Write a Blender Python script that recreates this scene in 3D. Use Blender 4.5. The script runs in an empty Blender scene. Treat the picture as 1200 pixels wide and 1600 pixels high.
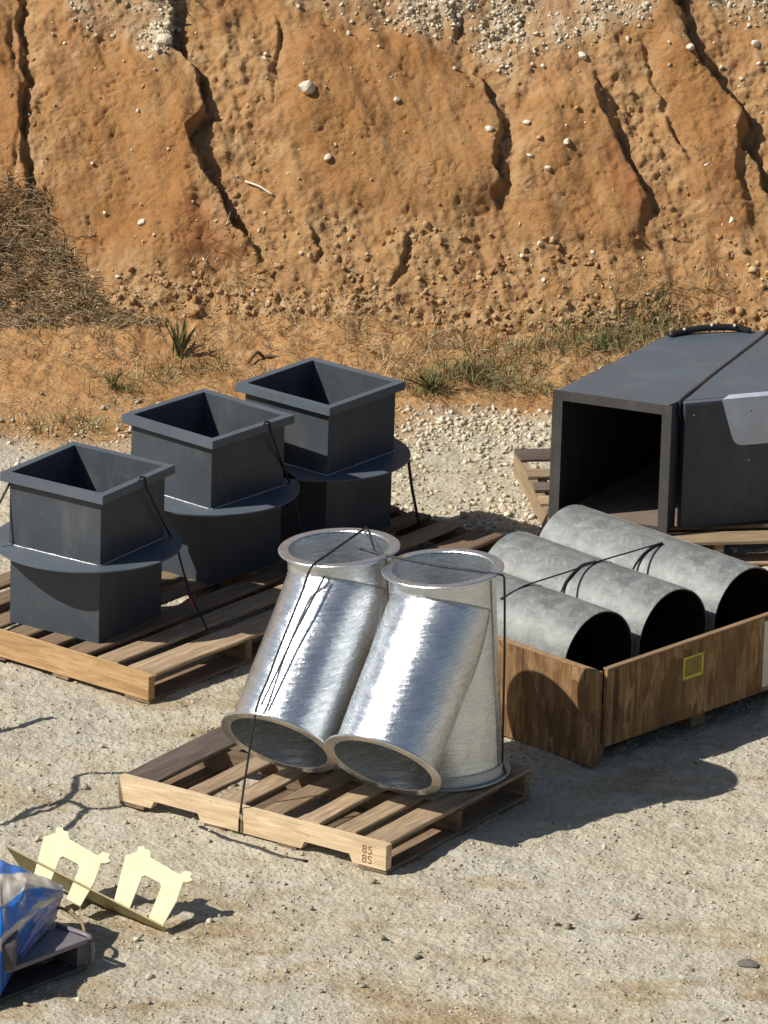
import bpy, bmesh, math, random
import numpy as np
from mathutils import Vector, Matrix, Quaternion

random.seed(7)
S = bpy.context.scene
COL = S.collection
R = math.radians

# ------------------------------------------------------------------ camera
cd = bpy.data.cameras.new('camera'); cam = bpy.data.objects.new('camera', cd); COL.objects.link(cam)
PITCH, HGT, ROLL = R(18.64), 9.681, R(1.63)
fw = Vector((0, math.cos(PITCH), -math.sin(PITCH)))
u0 = Vector((0, math.sin(PITCH), math.cos(PITCH))); r0 = Vector((1, 0, 0))
rt = r0*math.cos(ROLL) + u0*math.sin(ROLL); up = u0*math.cos(ROLL) - r0*math.sin(ROLL)
M = Matrix((rt, up, -fw)).transposed().to_4x4(); M.translation = Vector((0, -HGT/math.tan(PITCH), HGT))
cam.matrix_world = M
cd.sensor_width = 36; cd.sensor_fit = 'AUTO'; cd.lens = 11000/1600*36
cd.clip_start = 0.5; cd.clip_end = 2000
S.camera = cam

# ------------------------------------------------------------------ light
SUN = Vector((-.94*math.cos(R(44)), -.342*math.cos(R(44)), math.sin(R(44)))).normalized()
W = bpy.data.worlds.new('World'); S.world = W; W.use_nodes = True
nt = W.node_tree; nt.nodes.clear()
sky = nt.nodes.new('ShaderNodeTexSky'); sky.sky_type = 'NISHITA'; sky.sun_disc = False
sky.sun_elevation = R(44); sky.sun_rotation = math.atan2(SUN.x, SUN.y) % (2*math.pi)
bg = nt.nodes.new('ShaderNodeBackground'); bg.inputs[1].default_value = 0.056
wo = nt.nodes.new('ShaderNodeOutputWorld')
nt.links.new(sky.outputs[0], bg.inputs[0]); nt.links.new(bg.outputs[0], wo.inputs[0])
sl = bpy.data.lights.new('sun', 'SUN'); sl.energy = 4.7; sl.angle = R(0.53); sl.color = (1, .945, .86)
so = bpy.data.objects.new('sun', sl); COL.objects.link(so); so.rotation_euler = SUN.to_track_quat('Z', 'Y').to_euler()
so.location = (-8, -3, 9)
S.view_settings.view_transform = 'Standard'; S.view_settings.look = 'None'
S.view_settings.exposure = 0.3; S.view_settings.gamma = 1; S.view_settings.use_curve_mapping = False

# ------------------------------------------------------------------ numpy noise
_rs = np.random.RandomState(3)
_perm = _rs.permutation(512); _grad = _rs.rand(512)*2*np.pi
def _h(i, j, s): return _perm[(_perm[(i + s*57) & 511] + j) & 511]
def pn(x, y, s=0):
    x = np.asarray(x, float); y = np.asarray(y, float)
    i = np.floor(x).astype(int); j = np.floor(y).astype(int); fx = x-i; fy = y-j
    ux = fx*fx*fx*(fx*(fx*6-15)+10); uy = fy*fy*fy*(fy*(fy*6-15)+10)
    def g(a, b):
        t = _grad[_h(i+a, j+b, s)]; return np.cos(t)*(fx-a)+np.sin(t)*(fy-b)
    n0 = g(0, 0)*(1-ux)+g(1, 0)*ux; n1 = g(0, 1)*(1-ux)+g(1, 1)*ux
    return (n0*(1-uy)+n1*uy)*1.5
def fbm(x, y, o=4, s=0, gain=.5):
    r = 0; a = 1.
    for k in range(o):
        r = r + a*pn(x*2**k, y*2**k, s+k*3); a *= gain
    return r
def worley(x, y, s=0):
    i = np.floor(x).astype(int); j = np.floor(y).astype(int)
    d1 = np.full(np.shape(x), 9.); d2 = d1.copy()
    for a in (-1, 0, 1):
        for b in (-1, 0, 1):
            h = _h(i+a, j+b, s); px = i+a+_grad[h]/6.2832; py = j+b+_grad[(h*7+13) & 511]/6.2832
            d = np.hypot(px-x, py-y); m = d < d1
            d2 = np.where(m, d1, np.minimum(d2, d)); d1 = np.where(m, d, d1)
    return d1, d2
def sst(a, b, x):
    t = np.clip((x-a)/(b-a), 0, 1); return t*t*(3-2*t)

# ------------------------------------------------------------------ materials
class N:
    def __init__(s, name):
        s.m = bpy.data.materials.new(name); s.m.use_nodes = True; s.t = s.m.node_tree; s.t.nodes.clear()
        s.out = s.n('OutputMaterial'); s.b = s.n('BsdfPrincipled'); s.l(s.b.outputs[0], s.out.inputs[0])
        s.tc = s.n('TexCoord')
    def n(s, k, **kw):
        o = s.t.nodes.new('ShaderNode'+k)
        for a, v in kw.items(): setattr(o, a, v)
        return o
    def l(s, a, b): s.t.links.new(a, b)
    def val(s, sock, v):
        if isinstance(v, (int, float)): sock.default_value = v
        elif isinstance(v, (tuple, list)): sock.default_value = tuple(v)+((1,) if len(v) == 3 and len(sock.default_value) == 4 else ())
        else: s.l(v, sock)
    def map(s, sc=(1, 1, 1), coord='Object', rot=(0, 0, 0), loc=None):
        o = s.n('Mapping'); s.l(s.tc.outputs[coord], o.inputs[0]); o.inputs['Scale'].default_value = sc
        o.inputs['Rotation'].default_value = rot
        if loc is not None: s.l(loc, o.inputs['Location'])
        return o.outputs[0]
    def noise(s, vec, scale, det=4, rough=.55, dist=0., col=False):
        o = s.n('TexNoise'); s.l(vec, o.inputs['Vector']); o.inputs['Scale'].default_value = scale
        o.inputs['Detail'].default_value = det; o.inputs['Roughness'].default_value = rough; o.inputs['Distortion'].default_value = dist
        return o.outputs[1 if col else 0]
    def voro(s, vec, scale, out=0, feat='F1', rnd=1.):
        o = s.n('TexVoronoi'); o.feature = feat; s.l(vec, o.inputs['Vector']); o.inputs['Scale'].default_value = scale
        o.inputs['Randomness'].default_value = rnd
        return o.outputs[out]
    def ramp(s, fac, stops, interp='LINEAR'):
        o = s.n('ValToRGB'); s.l(fac, o.inputs[0]); e = o.color_ramp.elements; o.color_ramp.interpolation = interp
        while len(e) < len(stops): e.new(.5)
        for k, (p, c) in enumerate(stops):
            e[k].position = p; e[k].color = tuple(c)+(1,) if not isinstance(c, (int, float)) else (c, c, c, 1)
        return o.outputs[0]
    def mix(s, f, a, b, mode='MIX'):
        o = s.n('MixRGB', blend_type=mode); s.val(o.inputs[0], f); s.val(o.inputs[1], a); s.val(o.inputs[2], b); return o.outputs[0]
    def math(s, op, a, b=0.):
        o = s.n('Math', operation=op); s.val(o.inputs[0], a); s.val(o.inputs[1], b); return o.outputs[0]
    def bump(s, h, st=.4, d=.01, prev=None):
        o = s.n('Bump'); s.l(h, o.inputs['Height']); o.inputs['Strength'].default_value = st; o.inputs['Distance'].default_value = d
        if prev is not None: s.l(prev, o.inputs['Normal'])
        return o.outputs[0]
    def set(s, **kw):
        for k, v in kw.items(): s.val(s.b.inputs[{'base': 'Base Color', 'rough': 'Roughness', 'metal': 'Metallic', 'normal': 'Normal', 'spec': 'Specular IOR Level', 'coat': 'Coat Weight', 'coatr': 'Coat Roughness', 'trans': 'Transmission Weight'}[k]], v)
        return s.m
    def rand(s): return s.n('ObjectInfo').outputs['Random']
    def randvec(s):
        o = s.n('CombineXYZ'); r = s.rand(); a = s.math('MULTIPLY', r, 37.); s.l(a, o.inputs[0]); s.l(a, o.inputs[1]); s.l(a, o.inputs[2]); return o.outputs[0]

def mat_wood(name, dark, light, stain=.5, rough=.85):
    m = N(name); loc = m.randvec()
    g = m.noise(m.map((1.6, 26, 26), loc=loc), 4, 6, .62, .6)
    w = m.noise(m.map((.9, 7, 7), loc=loc), 3, 4, .6, 1.2)
    c = m.ramp(g, [(.28, dark), (.52, [(a+b)/2 for a, b in zip(dark, light)]), (.72, light)])
    c = m.mix(m.ramp(w, [(.42, 0), (.68, stain)]), c, [x*.55 for x in dark])
    k = m.math('ADD', m.math('MULTIPLY', m.rand(), .5), .75)
    kk = m.n('CombineXYZ'); [m.l(k, kk.inputs[i]) for i in range(3)]
    c = m.mix(1, c, kk.outputs[0], 'MULTIPLY')
    sp = m.noise(m.map((6, 18, 18), loc=loc), 6, 3)
    c = m.mix(m.ramp(sp, [(.66, 0), (.72, .55)]), c, (.07, .045, .03))
    return m.set(base=c, rough=rough, spec=.25, normal=m.bump(g, .45, .004))
PINE = mat_wood('pine', (.50, .36, .21), (.80, .64, .43), .42)
PINE2 = mat_wood('pine_orange', (.40, .235, .10), (.64, .43, .22), .6)
OLDW = mat_wood('weathered_board', (.22, .15, .09), (.52, .39, .255), .5)
OLDD = mat_wood('dark_board', (.13, .088, .055), (.30, .21, .135), .5)
GREYW = mat_wood('grey_board', (.085, .065, .052), (.19, .15, .125), .5)
OLIVEW = mat_wood('olive_board', (.20, .14, .08), (.36, .27, .17), .4)

def mat_ply():
    m = N('osb_panel')
    wv = m.n('VectorMath', operation='ADD'); m.l(m.map((34, 34, 8)), wv.inputs[0]); m.l(m.noise(m.map(), 7, 3, .6, 0, True), wv.inputs[1])
    f = m.voro(wv.outputs[0], 1., 1); g = m.noise(m.map((22, 22, 3)), 2.4, 6, .7, .8); e = m.voro(wv.outputs[0], 1., 0)
    bw = m.n('RGBToBW'); m.l(f, bw.inputs[0])
    c = m.ramp(bw.outputs[0], [(.15, (0.174, 0.092, 0.038)), (.5, (0.307, 0.176, 0.076)), (.85, (0.461, 0.286, 0.135))])
    c = m.mix(m.ramp(g, [(.36, .75), (.55, 0)]), c, (.12, .068, .032))
    w = m.noise(m.map((1.6, 1.6, .8)), 2.6, 5, .65)
    c = m.mix(m.ramp(w, [(.44, 0), (.66, .7)]), c, (.115, .064, .031))
    s = m.noise(m.map((11, 11, .6)), 1.5, 4, .65)
    c = m.mix(m.ramp(s, [(.58, 0), (.68, .75)]), c, (.05, .03, .018))
    return m.set(base=c, rough=.85, spec=.2, normal=m.bump(e, .5, .006, m.bump(g, .4, .005)))
PLY = mat_ply()
PLYEDGE = mat_wood('ply_edge', (.25, .15, .075), (.46, .31, .18), .4)

def mat_black(name, base, rough=.42):
    m = N(name); v = m.map()
    v = m.map(loc=m.randvec()); n1 = m.noise(v, 3.2, 5, .6); n2 = m.noise(v, 26, 4, .6)
    c = m.mix(m.ramp(n1, [(.35, 0), (.7, .55)]), base, [x*1.35+.008 for x in base])
    c = m.mix(m.ramp(n2, [(.60, 0), (.74, .35)]), c, (.13, .115, .095))
    sc = m.noise(m.map((3, 3, 60)), 5, 2)
    c = m.mix(m.ramp(sc, [(.68, 0), (.74, .3)]), c, (.16, .15, .14))
    du = m.noise(m.map((1.2, 1.2, .35), loc=m.randvec()), 7, 5, .65)
    c = m.mix(m.ramp(du, [(.52, 0), (.75, .30)]), c, (.17, .155, .13))
    return m.set(base=c, rough=m.ramp(n1, [(.3, rough-.07), (.7, rough+.14)]), spec=.32, normal=m.bump(n1, .12, .02))
BLACK = mat_black('black_paint', (.044, .053, .064), .46)
BLACK2 = mat_black('black_paint_skylit', (.076, .094, .117), .5)  # brighter bluish base paints in the sky reflection on upward faces
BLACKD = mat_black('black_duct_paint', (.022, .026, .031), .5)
RUSTB = mat_black('rusty_black', (.055, .052, .049), .55)

def mat_galv(name, k=1., rough=.3, streak=True):
    m = N(name); v = m.map()
    sp = m.voro(v, 30, 1); n1 = m.noise(v, 4, 6, .68, .5)
    st = m.noise(m.map((2.2, 2.2, 26)), 3.5, 6, .75, 1.2); bl = m.noise(v, 11, 5, .7, 1.)
    c = m.ramp(n1, [(.3, (.60*k, .64*k, .67*k)), (.7, (.85*k, .88*k, .90*k))])
    bw = m.n('RGBToBW'); m.l(sp, bw.inputs[0])
    c = m.mix(m.ramp(bw.outputs[0], [(.2, .0), (.9, .25)]), c, (.52*k, .56*k, .59*k))
    c = m.mix(m.ramp(bl, [(.55, 0), (.7, .3)]), c, (.50*k, .52*k, .53*k))
    r = m.math('ADD', m.math('MULTIPLY', st, .34), m.math('MULTIPLY', bl, .16)); r = m.math('ADD', r, rough-.24)
    return m.set(base=c, metal=.92, rough=r, normal=m.bump(st, .30, .012, m.bump(n1, .22, .03)))
GALV = mat_galv('galvanised_sheet', 1., .27)
GALVD = mat_galv('galvanised_plate', .62, .42)
def mat_dull():
    m = N('dull_zinc_spangle'); v = m.map()
    n1 = m.noise(v, 9, 6, .7, .8); n2 = m.voro(v, 24, 1); n3 = m.noise(v, 34, 4, .65)
    c = m.ramp(n1, [(.30, (.115, .123, .120)), (.5, (.175, .187, .182)), (.66, (.245, .258, .25))])
    bw = m.n('RGBToBW'); m.l(n2, bw.inputs[0])
    c = m.mix(m.ramp(bw.outputs[0], [(.3, 0), (.9, .35)]), c, (.29, .30, .285))
    c = m.mix(m.ramp(n3, [(.57, 0), (.68, .5)]), c, (.38, .39, .37))
    return m.set(base=c, metal=.15, spec=.35, rough=m.ramp(n3, [(.3, .45), (.7, .65)]), normal=m.bump(n1, .1, .01))
ZINC = mat_dull()
def mat_plain(name, c, rough=.6, metal=0., spec=.4, var=.25, sc=12, bump=.1):
    m = N(name); n = m.noise(m.map(), sc, 5, .6)
    col = m.mix(m.ramp(n, [(.35, 0), (.7, 1)]), c, [x*(1-var) for x in c])
    return m.set(base=col, rough=rough, metal=metal, spec=spec, normal=m.bump(n, bump, .006))
ZPL = mat_plain('sky_tinted_zinc', (.54, .60, .70), .4, .2, .6, .3, 6)  # blue-grey base carries the sky reflection of the upright plate
DUSTY = mat_plain('dusty_floor', (.20, .155, .125), .85, var=.35, sc=5)
STRAP = mat_plain('strap_black', (.018, .018, .02), .45)
STRAPR = mat_plain('strap_maroon', (.05, .02, .024), .5)
RED = mat_plain('faded_red', (.38, .09, .05), .6)
DARKIN = mat_plain('dark_inside_shade', (.012, .011, .010), .8)  # near-black stands in for the shade inside the open pipes
YELD = mat_plain('shaded_yellow_paint', (.42, .37, .19), .6, var=.35, sc=9)  # darker copy of the bracket yellow, standing in for shade on the bar
YEL = mat_plain('yellow_paint', (.78, .71, .46), .5, var=.10)
PAPER = mat_plain('paper', (.66, .60, .47), .8, var=.15, sc=5)
YMARK = mat_plain('yellow_marker', (.55, .50, .06), .7, var=.15, sc=30)
YWASH = mat_plain('yellow_wash', (.26, .21, .05), .8, var=.3, sc=30)
INK = mat_plain('brown_ink', (.22, .11, .06), .8)
PLASTIC = mat_plain('grey_plastic', (.10, .09, .095), .5, var=.35, sc=7)
MAUVE = mat_plain('mauve_plastic', (.19, .17, .185), .35, var=.3, sc=6)
def mat_bag():
    m = N('printed_plastic'); at = m.n('Attribute'); at.attribute_name = 'band'; al = m.n('Attribute'); al.attribute_name = 'along'
    B1_, B2_ = (.010, .10, .42), (.015, .16, .58); CR = (.60, .55, .47)
    c = m.ramp(m.math('MULTIPLY', at.outputs['Fac'], .7), [(.0, B2_), (.27, B2_), (.28, CR), (.405, CR), (.415, B2_), (.55, B2_), (.56, CR), (.60, CR), (.61, B2_), (.70, B1_), (1, B1_)])
    c = m.mix(m.ramp(al.outputs['Fac'], [(.83, 0), (.93, .75)]), c, (.25, .24, .30))
    return m.set(base=c, rough=.28, spec=.55, coat=.25, normal=m.bump(m.noise(m.map(), 14, 4, .6, 1.), .35, .012))
BAG = mat_bag()

def mat_ground():
    m = N('gravel_soil'); v = m.map(coord='Object')
    b = m.noise(v, 5.5, 7, .72); f = m.noise(v, 46, 5, .72); s = m.voro(v, 48, 1); s2 = m.voro(v, 48, 0); g = m.noise(v, 17, 5, .7, .6)
    c = m.ramp(b, [(.28, (0.363, 0.311, 0.215)), (.5, (0.468, 0.420, 0.310)), (.72, (0.550, 0.507, 0.394))])
    c = m.mix(m.ramp(m.noise(v, .95, 4, .6, .3), [(.48, 0), (.66, .65)]), c, m.ramp(b, [(.3, (0.369, 0.354, 0.310)), (.7, (0.517, 0.501, 0.446))]))
    c = m.mix(m.ramp(m.noise(m.map((.55, 1.6, 1)), 1.5, 4, .62), [(.53, 0), (.66, .8)]), c, m.ramp(b, [(.3, (.26, .18, .085)), (.7, (.40, .30, .16))]))
    sep = m.n('SeparateXYZ'); m.l(v, sep.inputs[0])
    # brown wet-looking patches in the near part of the yard
    t2 = m.math('MULTIPLY', m.ramp(m.noise(m.map((1, 1.5, 1)), 1.15, 5, .65, .4), [(.50, 0), (.60, 1)]), m.ramp(m.math('MULTIPLY', sep.outputs[1], -.1), [(.44, 0), (.50, .75)]))
    c = m.mix(t2, c, m.ramp(b, [(.3, (.25, .17, .075)), (.7, (.39, .28, .14))]))
    bw = m.n('RGBToBW'); m.l(s, bw.inputs[0])
    c = m.mix(m.ramp(bw.outputs[0], [(.55, 0), (.95, .45)]), c, (.60, .56, .47))
    c = m.mix(m.ramp(g, [(.29, .5), (.42, 0)]), c, (.25, .21, .145))
    c = m.mix(m.ramp(f, [(.27, .6), (.36, 0)]), c, (.17, .145, .105))
    c = m.mix(m.ramp(f, [(.58, 0), (.70, .5)]), c, (.62, .58, .49))
    # ochre soil towards the foot of the bank
    t = m.math('ADD', sep.outputs[1], m.math('MULTIPLY', m.math('SUBTRACT', m.noise(v, 1.4, 5, .6), .5), 1.6))
    t = m.math('ADD', t, m.math('MULTIPLY', m.ramp(m.math('ADD', m.math('MULTIPLY', sep.outputs[0], -.35), .5), [(.35, 0), (.9, 1)]), .55))
    oc = m.ramp(m.noise(v, 5.5, 7, .72), [(.3, (0.255, 0.126, 0.044)), (.5, (0.383, 0.215, 0.092)), (.66, (0.425, 0.267, 0.128)), (.8, (0.510, 0.381, 0.240))])
    oc = m.mix(m.ramp(f, [(.30, .5), (.42, 0)]), oc, (.20, .12, .055))
    c = m.mix(m.ramp(m.math('MULTIPLY', t, .3), [(.33, 0), (.46, 1)]), c, oc)
    return m.set(base=c, rough=.95, spec=.15, normal=m.bump(f, .7, .014, m.bump(g, .5, .02, m.bump(s2, .4, .014))))
def mat_bank():
    m = N('bank_dirt'); v = m.map(coord='Object')
    a = m.noise(v, .9, 5, .6, .5); b = m.noise(v, 4.5, 7, .7, .3); f = m.noise(v, 30, 6, .72); fl = m.noise(m.map((2.2, .8, .8), rot=(0, R(18), 0)), 2.6, 6, .68, .6)
    c = m.ramp(b, [(.25, (0.256, 0.122, 0.041)), (.45, (0.328, 0.171, 0.066)), (.60, (0.358, 0.200, 0.084)), (.76, (0.405, 0.263, 0.136))])
    c = m.mix(m.ramp(a, [(.40, 0), (.6, .5)]), c, (0.305, 0.141, 0.049))
    c = m.mix(m.ramp(fl, [(.54, 0), (.72, .55)]), c, (0.396, 0.266, 0.131))
    c = m.mix(m.ramp(m.noise(v, 2.1, 4), [(.56, 0), (.68, .6)]), c, (0.259, 0.095, 0.040))
    c = m.mix(m.ramp(m.noise(v, 11, 5, .7), [(.60, 0), (.72, .45)]), c, (0.458, 0.350, 0.230))
    c = m.mix(m.ramp(f, [(.32, .6), (.42, 0)]), c, (.20, .095, .035))
    g3 = m.noise(v, 62, 4, .75); c = m.mix(m.ramp(g3, [(.32, .5), (.40, 0)]), c, (.19, .09, .035)); c = m.mix(m.ramp(g3, [(.60, 0), (.70, .4)]), c, (0.472, 0.336, 0.199))  # dark flecks here and above paint in the shade of tiny pits
    at = m.n('Attribute'); at.attribute_name = 'rubble'
    c = m.mix(at.outputs['Fac'], c, m.ramp(m.noise(v, 9, 7, .72), [(.3, (.26, .145, .065)), (.48, (.42, .265, .13)), (.62, (.52, .37, .205)), (.75, (.62, .48, .31))]))
    at2 = m.n('Attribute'); at2.attribute_name = 'scree'
    c = m.mix(at2.outputs['Fac'], c, m.ramp(m.noise(v, 14, 6, .7), [(.3, (0.305, 0.229, 0.136)), (.7, (.62, .54, .40))]))
    wv = m.n('VectorMath', operation='ADD'); m.l(v, wv.inputs[0])
    sc_ = m.n('VectorMath', operation='SCALE'); m.l(m.noise(v, 13, 3, .6, 0, True), sc_.inputs[0]); sc_.inputs['Scale'].default_value = .09; m.l(sc_.outputs[0], wv.inputs[1])
    mp = m.n('Mapping'); m.l(wv.outputs[0], mp.inputs[0]); mp.inputs['Scale'].default_value = (.75, 1, 1.25)
    cr2 = m.voro(mp.outputs[0], 38, 0, 'DISTANCE_TO_EDGE')
    k2 = m.math('MAXIMUM', m.ramp(cr2, [(0, 0), (.12, 1)]), m.ramp(m.noise(v, 15, 3, .6), [(.38, 0), (.47, 1)]))
    g2 = m.noise(v, 70, 5, .75)
    return m.set(base=c, rough=.95, spec=.12, normal=m.bump(k2, .38, .008, m.bump(g2, .75, .010, m.bump(f, .5, .014))))
GROUND = mat_ground(); BANK = mat_bank()
def mat_pts(name, stops, rough=.9):
    m = N(name); at = m.n('Attribute'); at.attribute_name = 'tint'
    c = m.ramp(at.outputs['Fac'], stops)
    n = m.noise(m.map(), 40, 4); c = m.mix(m.ramp(n, [(.4, 0), (.7, .35)]), c, [x*.7 for x in stops[0][1]])
    return m.set(base=c, rough=rough, spec=.2)
PEB = mat_pts('pebbles', [(0, (.30, .25, .18)), (.5, (.42, .37, .28)), (1, (.60, .55, .45))])
CRUSH = mat_pts('crushed_limestone', [(0, (.44, .36, .24)), (.5, (.58, .51, .38)), (1, (.72, .66, .54))])
CLOD = mat_pts('dirt_clods', [(0, (.27, .14, .055)), (.5, (.42, .25, .11)), (1, (.56, .40, .23))])
WHITE = mat_pts('white_stone', [(0, (.55, .46, .34)), (1, (.74, .67, .55))])
GRASSG = mat_pts('green_blades', [(0, (.105, .115, .042)), (.5, (.18, .18, .075)), (1, (.30, .28, .13))], .7)
GRASSD = mat_pts('dry_blades', [(0, (.22, .15, .07)), (.5, (.42, .31, .16)), (1, (.60, .50, .31))], .8)
TWIG = mat_pts('dry_twigs', [(0, (.15, .105, .06)), (.45, (.30, .21, .115)), (1, (.52, .41, .25))], .85)

# ------------------------------------------------------------------ object helpers
def link(name, me, mat=None, parent=None, smooth=False):
    o = bpy.data.objects.new(name, me); COL.objects.link(o)
    if mat is not None and not me.materials: me.materials.append(mat)
    if parent is not None: o.parent = parent
    if smooth: me.shade_smooth()
    return o
def pyd(name, v, f, mat, parent=None, smooth=False):
    me = bpy.data.meshes.new(name); me.from_pydata([tuple(map(float, p)) for p in v], [], f); me.update()
    return link(name, me, mat, parent, smooth)
def bmo(name, bm, mat, parent=None, smooth=False, recalc=True):
    if recalc: bmesh.ops.recalc_face_normals(bm, faces=bm.faces)
    me = bpy.data.meshes.new(name); bm.to_mesh(me); bm.free()
    return link(name, me, mat, parent, smooth)
def tag(o, label=None, cat=None, group=None, kind=None):
    for k, v in (('label', label), ('category', cat), ('group', group), ('kind', kind)):
        if v: o[k] = v
    return o
def empty(name, loc, rz=0., rot=None):
    o = bpy.data.objects.new(name, None); COL.objects.link(o); o.location = loc; o.empty_display_size = .1
    o.rotation_euler = rot if rot else (0, 0, rz); return o
def abox(bm, a, b, bev=0.):
    r = bmesh.ops.create_cube(bm, size=1); c = [(p+q)/2 for p, q in zip(a, b)]; d = [q-p for p, q in zip(a, b)]
    for v in r['verts']: v.co = Vector((c[0]+v.co.x*d[0], c[1]+v.co.y*d[1], c[2]+v.co.z*d[2]))
    if bev:
        es = list({e for v in r['verts'] for e in v.link_edges})
        bmesh.ops.bevel(bm, geom=es, offset=bev, segments=2, affect='EDGES', profile=.6)
def box(name, a, b, mat, parent, bev=.002):
    bm = bmesh.new(); abox(bm, a, b, bev); return bmo(name, bm, mat, parent)
def prism(bm, poly, d0, d1, ax):
    """poly in the two other axes, extruded along ax from d0 to d1."""
    def P(p, d):
        q = list(p); q.insert(ax, d); return Vector(q)
    A = [bm.verts.new(P(p, d0)) for p in poly]; B = [bm.verts.new(P(p, d1)) for p in poly]; n = len(poly)
    bm.faces.new(A); bm.faces.new(B[::-1])
    for i in range(n): bm.faces.new((A[i], A[(i+1) % n], B[(i+1) % n], B[i]))
def lathe(name, prof, mat, parent, n=64, closed=True, jit=0.):
    """closed profile of (r, z) swept about Z."""
    v = []; f = []; m = len(prof)
    for i in range(n):
        a = 2*math.pi*i/n; k = 1+jit*math.sin(3*a+1)
        for r, z in prof: v.append((r*k*math.cos(a), r*k*math.sin(a), z))
    for i in range(n):
        j = (i+1) % n
        for q in range(m if closed else m-1):
            w = (q+1) % m; f.append((i*m+q, j*m+q, j*m+w, i*m+w))
    o = pyd(name, v, f, mat, parent); me = o.data; me.shade_smooth(); me.set_sharp_from_angle(angle=R(35)); return o
def tube(name, pts, rad, mat, parent=None, n=6, flat=1., sub=4, sag=None):
    P = [Vector(p) for p in pts]
    if sub > 1 and len(P) > 2:
        Q = []
        for i in range(len(P)-1):
            a, b, c, d = P[max(i-1, 0)], P[i], P[i+1], P[min(i+2, len(P)-1)]
            for k in range(sub):
                t = k/sub; m1 = (c-a)*.35; m2 = (d-b)*.35
                L = min(1, (c-b).length/max(m1.length, 1e-6)); m1 = m1*L; L = min(1, (c-b).length/max(m2.length, 1e-6)); m2 = m2*L
                Q.append(b*(2*t**3-3*t*t+1)+m1*(t**3-2*t*t+t)+c*(-2*t**3+3*t*t)+m2*(t**3-t*t))
        P = Q+[P[-1]]
    v = []; f = []
    for i, p in enumerate(P):
        d = (P[min(i+1, len(P)-1)]-P[max(i-1, 0)]).normalized()
        s = d.cross(Vector((0, 0, 1)))
        if s.length < .15: s = d.cross(Vector((0, 1, 0)))
        s.normalize(); t = s.cross(d)
        for k in range(n):
            a = 2*math.pi*k/n; v.append(p+s*math.cos(a)*rad+t*math.sin(a)*rad*flat)
    for i in range(len(P)-1):
        for k in range(n): f.append((i*n+k, i*n+(k+1) % n, (i+1)*n+(k+1) % n, (i+1)*n+k))
    f.append(tuple(range(n-1, -1, -1))); f.append(tuple(range((len(P)-1)*n, len(P)*n)))
    return pyd(name, v, f, mat, parent, True)

def scatter(name, pos, size, mat, tint, seed, flat=.7, kind='stuff', nrm=None, ang=True):
    """many small angular stones in one mesh."""
    rs = np.random.RandomState(seed); n = len(pos)
    t = (1+5**.5)/2
    bv = np.array([(-1, t, 0), (1, t, 0), (-1, -t, 0), (1, -t, 0), (0, -1, t), (0, 1, t), (0, -1, -t), (0, 1, -t), (t, 0, -1), (t, 0, 1), (-t, 0, -1), (-t, 0, 1)])/1.9
    bf = np.array([(0, 11, 5), (0, 5, 1), (0, 1, 7), (0, 7, 10), (0, 10, 11), (1, 5, 9), (5, 11, 4), (11, 10, 2), (10, 7, 6), (7, 1, 8), (3, 9, 4), (3, 4, 2), (3, 2, 6), (3, 6, 8), (3, 8, 9), (4, 9, 5), (2, 4, 11), (6, 2, 10), (8, 6, 7), (9, 8, 1)])
    V = bv[None]*(1+rs.uniform(-.55, .42, (n, 12, 1)))+rs.normal(0, .16, (n, 12, 3))
    V = V*np.stack([rs.uniform(.75, 1.35, n), rs.uniform(.6, 1.1, n), rs.uniform(.45, .95, n)*flat/.7], -1)[:, None]
    q = rs.normal(size=(n, 4))*np.array([1, .35, .35, 1.2]); q /= np.linalg.norm(q, axis=1)[:, None]
    w, x, y, z = q.T
    Rm = np.stack([1-2*(y*y+z*z), 2*(x*y-w*z), 2*(x*z+w*y), 2*(x*y+w*z), 1-2*(x*x+z*z), 2*(y*z-w*x), 2*(x*z-w*y), 2*(y*z+w*x), 1-2*(x*x+y*y)], -1).reshape(n, 3, 3)
    V = np.einsum('nij,nkj->nki', Rm, V)*size[:, None, None]+pos[:, None]
    F = (bf[None]+12*np.arange(n)[:, None, None]).reshape(-1, 3)
    return npmesh(name, V.reshape(-1, 3), F, mat, tint=np.repeat(tint, 12), kind=kind)
def npmesh(name, V, F, mat, tint=None, kind=None, smooth=False, attrs=()):
    me = bpy.data.meshes.new(name); k = F.shape[1]
    me.vertices.add(len(V)); me.vertices.foreach_set('co', np.ascontiguousarray(V, dtype=np.float32).ravel())
    me.loops.add(F.size); me.loops.foreach_set('vertex_index', np.ascontiguousarray(F, dtype=np.int32).ravel())
    me.polygons.add(len(F)); me.polygons.foreach_set('loop_start', np.arange(0, F.size, k, dtype=np.int32))
    me.update(calc_edges=True)
    for nm, a in ([('tint', tint)] if tint is not None else [])+list(attrs):
        at = me.attributes.new(nm, 'FLOAT', 'POINT'); at.data.foreach_set('value', np.ascontiguousarray(a, dtype=np.float32))
    o = link(name, me, mat, None, smooth)
    if kind: o['kind'] = kind
    return o
def grid1(a, b, h, A, B, g=1.25):
    c = list(np.arange(a, b+h/2, h)); d = h; x = c[-1]
    while x < B: d *= g; x += d; c.append(min(x, B))
    d = h; x = c[0]; L = []
    while x > A: d *= g; x -= d; L.append(max(x, A))
    return np.array(L[::-1]+c)
def gridmesh(X):
    ny, nx = X.shape[:2]; i = np.arange(ny*nx).reshape(ny, nx)
    return np.stack([i[:-1, :-1], i[:-1, 1:], i[1:, 1:], i[1:, :-1]], -1).reshape(-1, 4)

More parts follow.
